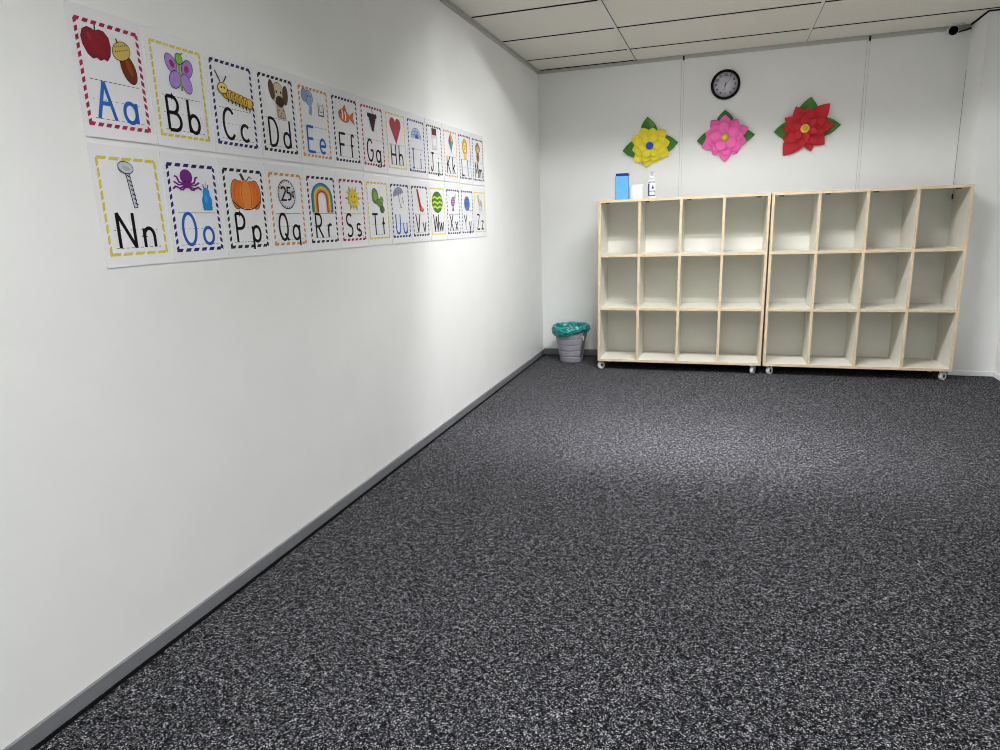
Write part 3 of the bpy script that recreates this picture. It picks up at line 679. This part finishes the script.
# letter: border colour, motif text, list of (part name, function, cu, cv, half width, half height) in frame units
CARDS = [
 ('A', CR, 'dark red apple and brown acorn', [('apple', apple, 0.3, 0.79, 0.046, 0.044), ('acorn', acorn, 0.73, 0.675, 0.046, 0.05)]),
 ('B', YE, 'purple butterfly', [('butterfly', butterfly, 0.52, 0.71, 0.056, 0.054)]),
 ('C', NV, 'yellow caterpillar', [('caterpillar', caterpillar, 0.52, 0.63, 0.082, 0.06)]),
 ('D', DG, 'brown-eared spotted dog', [('dog', dog, 0.54, 0.71, 0.066, 0.06)]),
 ('E', OR, 'blue-grey elephant and egg box', [('elephant', elephant, 0.34, 0.78, 0.052, 0.05), ('egg_box', egg_box, 0.74, 0.7, 0.034, 0.034)]),
 ('F', PU, 'orange striped fish', [('fish', fish, 0.5, 0.72, 0.07, 0.052)]),
 ('G', CR, 'dark purple bunch of grapes', [('grapes', grapes, 0.5, 0.72, 0.062, 0.058)]),
 ('H', YE, 'dusky red heart', [('heart', heart, 0.48, 0.7, 0.066, 0.062)]),
 ('I', NV, 'pale blue igloo', [('igloo', igloo, 0.48, 0.72, 0.07, 0.056)]),
 ('J', DG, 'jam jar with brown lid', [('jam_jar', jam_jar, 0.5, 0.72, 0.058, 0.058)]),
 ('K', OR, 'striped kite', [('kite', kite, 0.54, 0.74, 0.062, 0.054)]),
 ('L', NV, 'yellow lion', [('lion', lion, 0.5, 0.69, 0.062, 0.06)]),
 ('M', PU, 'brown monkey', [('monkey', monkey, 0.48, 0.7, 0.064, 0.06)]),
 ('N', YE, 'grey threaded nail', [('nail', nail, 0.46, 0.725, 0.054, 0.058)]),
 ('O', NV, 'purple octopus above a bright blue ornament', [('octopus', octopus, 0.37, 0.81, 0.058, 0.036), ('ornament', ornament, 0.76, 0.62, 0.042, 0.04)]),
 ('P', DG, 'big orange pumpkin', [('pumpkin', pumpkin, 0.53, 0.71, 0.074, 0.059)]),
 ('Q', OR, 'round silver coin', [('coin', quarter_coin, 0.5, 0.71, 0.06, 0.052)]),
 ('R', PU, 'arched rainbow', [('rainbow', rainbow, 0.5, 0.685, 0.074, 0.058)]),
 ('S', CR, 'yellow sun', [('sun', sun, 0.54, 0.7, 0.066, 0.056)]),
 ('T', YE, 'two-part green turtle', [('turtle', turtle, 0.5, 0.69, 0.066, 0.055)]),
 ('U', NV, 'grey umbrella', [('umbrella', umbrella, 0.45, 0.74, 0.07, 0.052)]),
 ('V', DG, 'long red vegetable', [('vegetable', vegetable, 0.46, 0.71, 0.062, 0.056)]),
 ('W', YE, 'striped green watermelon', [('watermelon', watermelon, 0.48, 0.7, 0.082, 0.06)]),
 ('X', PU, 'purple fish with green fin', [('fish', fishbone, 0.5, 0.72, 0.07, 0.052)]),
 ('Y', NV, 'ball of blue yarn', [('yarn_ball', yarn, 0.48, 0.69, 0.074, 0.058)]),
 ('Z', YE, 'small striped zebra', [('zebra', zebra, 0.46, 0.71, 0.066, 0.056)]),
]
BN = {CR: 'crimson', YE: 'yellow', NV: 'navy', DG: 'dark green', OR: 'orange', PU: 'dark purple'}
PITCHY, Y0 = 0.2246, -4.306
SW, SH = 0.2185, 0.303
def card(idx):
    L_, bc, motif, pics = CARDS[idx]
    row, k = divmod(idx, 13)
    top = 1.6615 - 0.0006 * k if row == 0 else 1.3435 - 0.0004 * k
    y = Y0 + PITCHY * k
    vow = L_ in 'AEIOU'
    t = thing('alphabet_card', 'laminated letter card %s%s with %s in %s border' % (L_, L_.lower(), motif, BN[bc]), 'alphabet card', (0.0, y, top - FH), 'laminated alphabet cards on the left wall')
    r = random.Random(idx * 13 + 5)
    t.rotation_euler = (r.uniform(-0.004, 0.004), 0, 0)
    # the laminate pouch: thin slab, lower edge lifting a little off the wall
    bm = B()
    u0, v0 = -0.0145, -0.0275
    lift = r.uniform(0.0006, 0.0022)
    NU, NV_ = 2, 8
    gf = [[bm.verts.new((0.0016 + lift * max(0, (0.18 - j / NV_) / 0.18) ** 2, u0 + SW * i / NU, v0 + SH * j / NV_)) for j in range(NV_ + 1)] for i in range(NU + 1)]
    gb = [[bm.verts.new((0.0004 + lift * max(0, (0.18 - j / NV_) / 0.18) ** 2, u0 + SW * i / NU, v0 + SH * j / NV_)) for j in range(NV_ + 1)] for i in range(NU + 1)]
    for i in range(NU):
        for j in range(NV_):
            bm.faces.new((gf[i][j], gf[i + 1][j], gf[i + 1][j + 1], gf[i][j + 1])); bm.faces.new((gb[i][j], gb[i][j + 1], gb[i + 1][j + 1], gb[i + 1][j]))
    for j in range(NV_):
        bm.faces.new((gf[0][j], gf[0][j + 1], gb[0][j + 1], gb[0][j])); bm.faces.new((gf[NU][j], gb[NU][j], gb[NU][j + 1], gf[NU][j + 1]))
    for i in range(NU):
        bm.faces.new((gf[i][0], gb[i][0], gb[i + 1][0], gf[i + 1][0])); bm.faces.new((gf[i][NV_], gf[i + 1][NV_], gb[i + 1][NV_], gb[i][NV_]))
    obj('laminate_sheet', bm, SHEET, t)
    # printed twisted-rope border: slanted dashes, thin dark edge lines where the photo shows them
    bm = B(); o = 0.00215; bw = 0.0095; sl = 0.006
    nv, nu = (13, 8) if row == 0 else (12, 6)
    if L_ == 'N': nv, nu = 9, 5
    if bc == YE: bw = 0.0078
    fr = 0.62 if bc != YE else 0.78
    for side in (0, 1):
        uc = bw / 2 if side == 0 else FW - bw / 2
        for i in range(nv):
            a = FH * i / nv; l = FH / nv * fr
            poly3(bm, [(uc - bw / 2, a), (uc + bw / 2, a + sl), (uc + bw / 2, a + sl + l), (uc - bw / 2, a + l)] if side == 0 else [(uc - bw / 2, a + sl), (uc + bw / 2, a), (uc + bw / 2, a + l), (uc - bw / 2, a + sl + l)], o)
        vc = bw / 2 if side == 0 else FH - bw / 2
        for i in range(nu):
            a = FW * i / nu; l = FW / nu * fr
            poly3(bm, [(a, vc - bw / 2), (a + l, vc - bw / 2), (min(FW, a + l + sl), vc + bw / 2), (min(FW, a + sl), vc + bw / 2)], o + 0.0001)
    obj('border_frame', bm, ink(bc), t, norm=False)
    # writing guide lines
    yl, ym, yb = FH * 0.445, FH * 0.262, FH * 0.078
    bm = B()
    if L_ in 'OQRSVX': stroke(bm, [(0.022, yl), (0.172, yl)], 0.0014, 0.0021)
    elif row == 0:
        for i in range(11): stroke(bm, [(0.022 + i * 0.0138, yl), (0.031 + i * 0.0138, yl)], 0.0016, 0.0021)
    for i in range(9): stroke(bm, [(0.022 + i * 0.017, ym), (0.028 + i * 0.017, ym)], 0.0012, 0.0021)
    for i in range(10): stroke(bm, [(0.022 + i * 0.0155, yb), (0.031 + i * 0.0155, yb)], 0.0014, 0.0021)
    obj('ruling_print', bm, ink(K), t, norm=False)
    # letters
    lc = (40, 96, 176) if vow else K
    hgt = (yl - yb) * 0.985
    wc = {'I': .030, 'J': .045, 'M': .060, 'W': .064, 'N': .055, 'O': .050, 'L': .044, 'T': .050}.get(L_, .050)
    bm = B()
    for q, st in enumerate(CAPS[L_]): letter_stroke(bm, [(0.034 + wc * x, yb + hgt * v) for x, v in st], 0.0098, 0.0023 + q * 0.00006)
    obj('capital_letter', bm, ink(lc), t, norm=False)
    wl = {'i': .020, 'j': .024, 'l': .020, 'm': .052, 'w': .052, 't': .034, 'f': .034, 'r': .036}.get(L_.lower(), .042)
    bm = B()
    for q, st in enumerate(LOW[L_.lower()]): letter_stroke(bm, [(0.134 - wl / 2 + wl * x, yb + hgt * v) for x, v in st], 0.0098, 0.0024 + q * 0.00006)
    obj('small_letter', bm, ink(lc), t, norm=False)
    for (pn, fn, cu, cv, hw, hh) in pics:
        p = fn()
        for v in p.bm.verts: v.co = (0.0026 + v.co.x, cu * FW + v.co.y * hw, cv * FH + v.co.z * hh)
        obj(pn, p.bm, [ink(c) for c in p.cols], t, norm=False)
for i in range(26): card(i)

# ------------------------------------------------------------------ lamps: louvred batten fittings on the ceiling, out of the picture above
HOUSE = mat('white_lamp_housing', (230, 230, 228), 0.4, 0.4, 0.02, 20)
def add_throw(parent, loc, sx, sy, watts, spread, tilt=0):
    # area light added inside the fitting to strengthen and narrow the tube's throw
    ld = bpy.data.lights.new('added_throw_light', 'AREA'); ld.shape = 'RECTANGLE'; ld.size = sx; ld.size_y = sy
    ld.energy = watts; ld.spread = math.radians(spread); ld.color = WHITE
    o = bpy.data.objects.new('added_throw_light', ld); COL.objects.link(o); o.parent = parent; o.location = loc; o.rotation_euler.x = math.radians(tilt)
def fitting(y, label, e_tube, watts, rear, x0=0.82, x1=1.93):
    t = thing('ceiling_light', label, 'ceiling light', (0, y, H), 'recessed tube lights in the ceiling')
    a0, a1 = G1 + 0.014, G1 + 1.186
    bm = B(); box(bm, a0, a1, -0.284, 0.284, 0.095, 0.10)
    for q in (-0.284, 0.281): box(bm, a0, a1, q, q + 0.003, 0.0, 0.095)
    for q in (a0, a1 - 0.003): box(bm, q, q + 0.003, -0.281, 0.281, 0.0, 0.095)
    obj('housing', bm, HOUSE, t)
    for ly, lz in (((-0.08, 0.018), (0.13, 0.0)) if rear else ((0.18, 0.0), (-0.09, 0.018))):
        bm = B(); box(bm, a0 + 0.004, a1 - 0.004, ly - 0.0015, ly + 0.0015, lz, 0.094); obj('louvre_blade', bm, HOUSE, t)
    for k in range(1, 7):
        bm = B(); xb = x0 + (x1 - x0) * k / 7; box(bm, xb - 0.001, xb + 0.001, -0.218 if rear else -0.279, 0.128 if rear else 0.177, 0.0, 0.012); obj('cross_blade', bm, HOUSE, t)
    for ty in ((-0.03, -0.20) if rear else (0.02, -0.20)):
        bm = B(); tube(bm, [(x0, ty, 0.062), (x1, ty, 0.062)], 0.013, 16, 0, False)
        for xe in (x0, x1): box(bm, min(xe, xe + (0.012 if xe == x1 else -0.012)), max(xe, xe + (0.012 if xe == x1 else -0.012)), ty - 0.018, ty + 0.018, 0.044, 0.0945, 1)
        obj('lamp_tube', bm, [e_tube[0] if ty > -0.1 else e_tube[1], HOUSE], t, norm=False)
        if rear and ty < -0.1:   # a deep blade right behind one tube throws its light towards the shelves
            bm = B(); box(bm, a0 + 0.004, a1 - 0.004, ty - 0.0255, ty - 0.023, -0.05, 0.094); obj('louvre_blade', bm, HOUSE, t)
        add_throw(t, ((x0 + x1) / 2, ty, 0.046), x1 - x0, 0.024, watts[0] if ty > -0.1 else watts[1], 128)
    if rear: add_throw(t, ((x0 + x1) / 2, -0.198, 0.044), x1 - x0, 0.020, 6.5, 46, -9)  # extra tilted light added to brighten the band on the floor
WHITE = (0.985, 0.99, 1.0)
ET = (emit_mat('tube_glow_front', WHITE, 165.0), emit_mat('tube_glow_back', WHITE, 118.0))
ET2 = (emit_mat('tube_glow_near', WHITE, 62.0),) * 2
fitting(-1.884, 'white louvred ceiling light nearest the cubby shelves', ET, (22.0, 15.0), True)
fitting(-4.884, 'white recessed ceiling light above the middle of the room', ET2, (11.6, 11.6), False)
fitting(-7.284, 'white recessed ceiling light farthest from the cubby shelves', ET2, (11.6, 11.6), False)

# ------------------------------------------------------------------ world, camera, view
W = bpy.data.worlds.new('world'); S.world = W; W.use_nodes = True
W.node_tree.nodes['Background'].inputs[0].default_value = (0.9, 0.93, 1, 1); W.node_tree.nodes['Background'].inputs[1].default_value = 0.05
cd = bpy.data.cameras.new('camera'); cam = bpy.data.objects.new('camera', cd); COL.objects.link(cam)
cd.sensor_fit = 'HORIZONTAL'; cd.sensor_width = 36; cd.lens = FPX / 1000 * 36; cd.clip_start = 0.05
f = Vector((-math.sin(YAW) * math.cos(PITCH), math.cos(YAW) * math.cos(PITCH), math.sin(PITCH)))
r0 = Vector((math.cos(YAW), math.sin(YAW), 0)); u0 = r0.cross(f)
r = math.cos(ROLL) * r0 + math.sin(ROLL) * u0; u = -math.sin(ROLL) * r0 + math.cos(ROLL) * u0
cam.matrix_world = Matrix(((r.x, u.x, -f.x, CAM.x), (r.y, u.y, -f.y, CAM.y), (r.z, u.z, -f.z, CAM.z), (0, 0, 0, 1)))
S.camera = cam
S.view_settings.view_transform = 'Standard'; S.view_settings.look = 'None'; S.view_settings.gamma = 1.0
S.view_settings.use_curve_mapping = False
S.view_settings.exposure = 0.02
S.cycles.filter_width = 1.0; S.cycles.max_bounces = 10; S.cycles.diffuse_bounces = 6
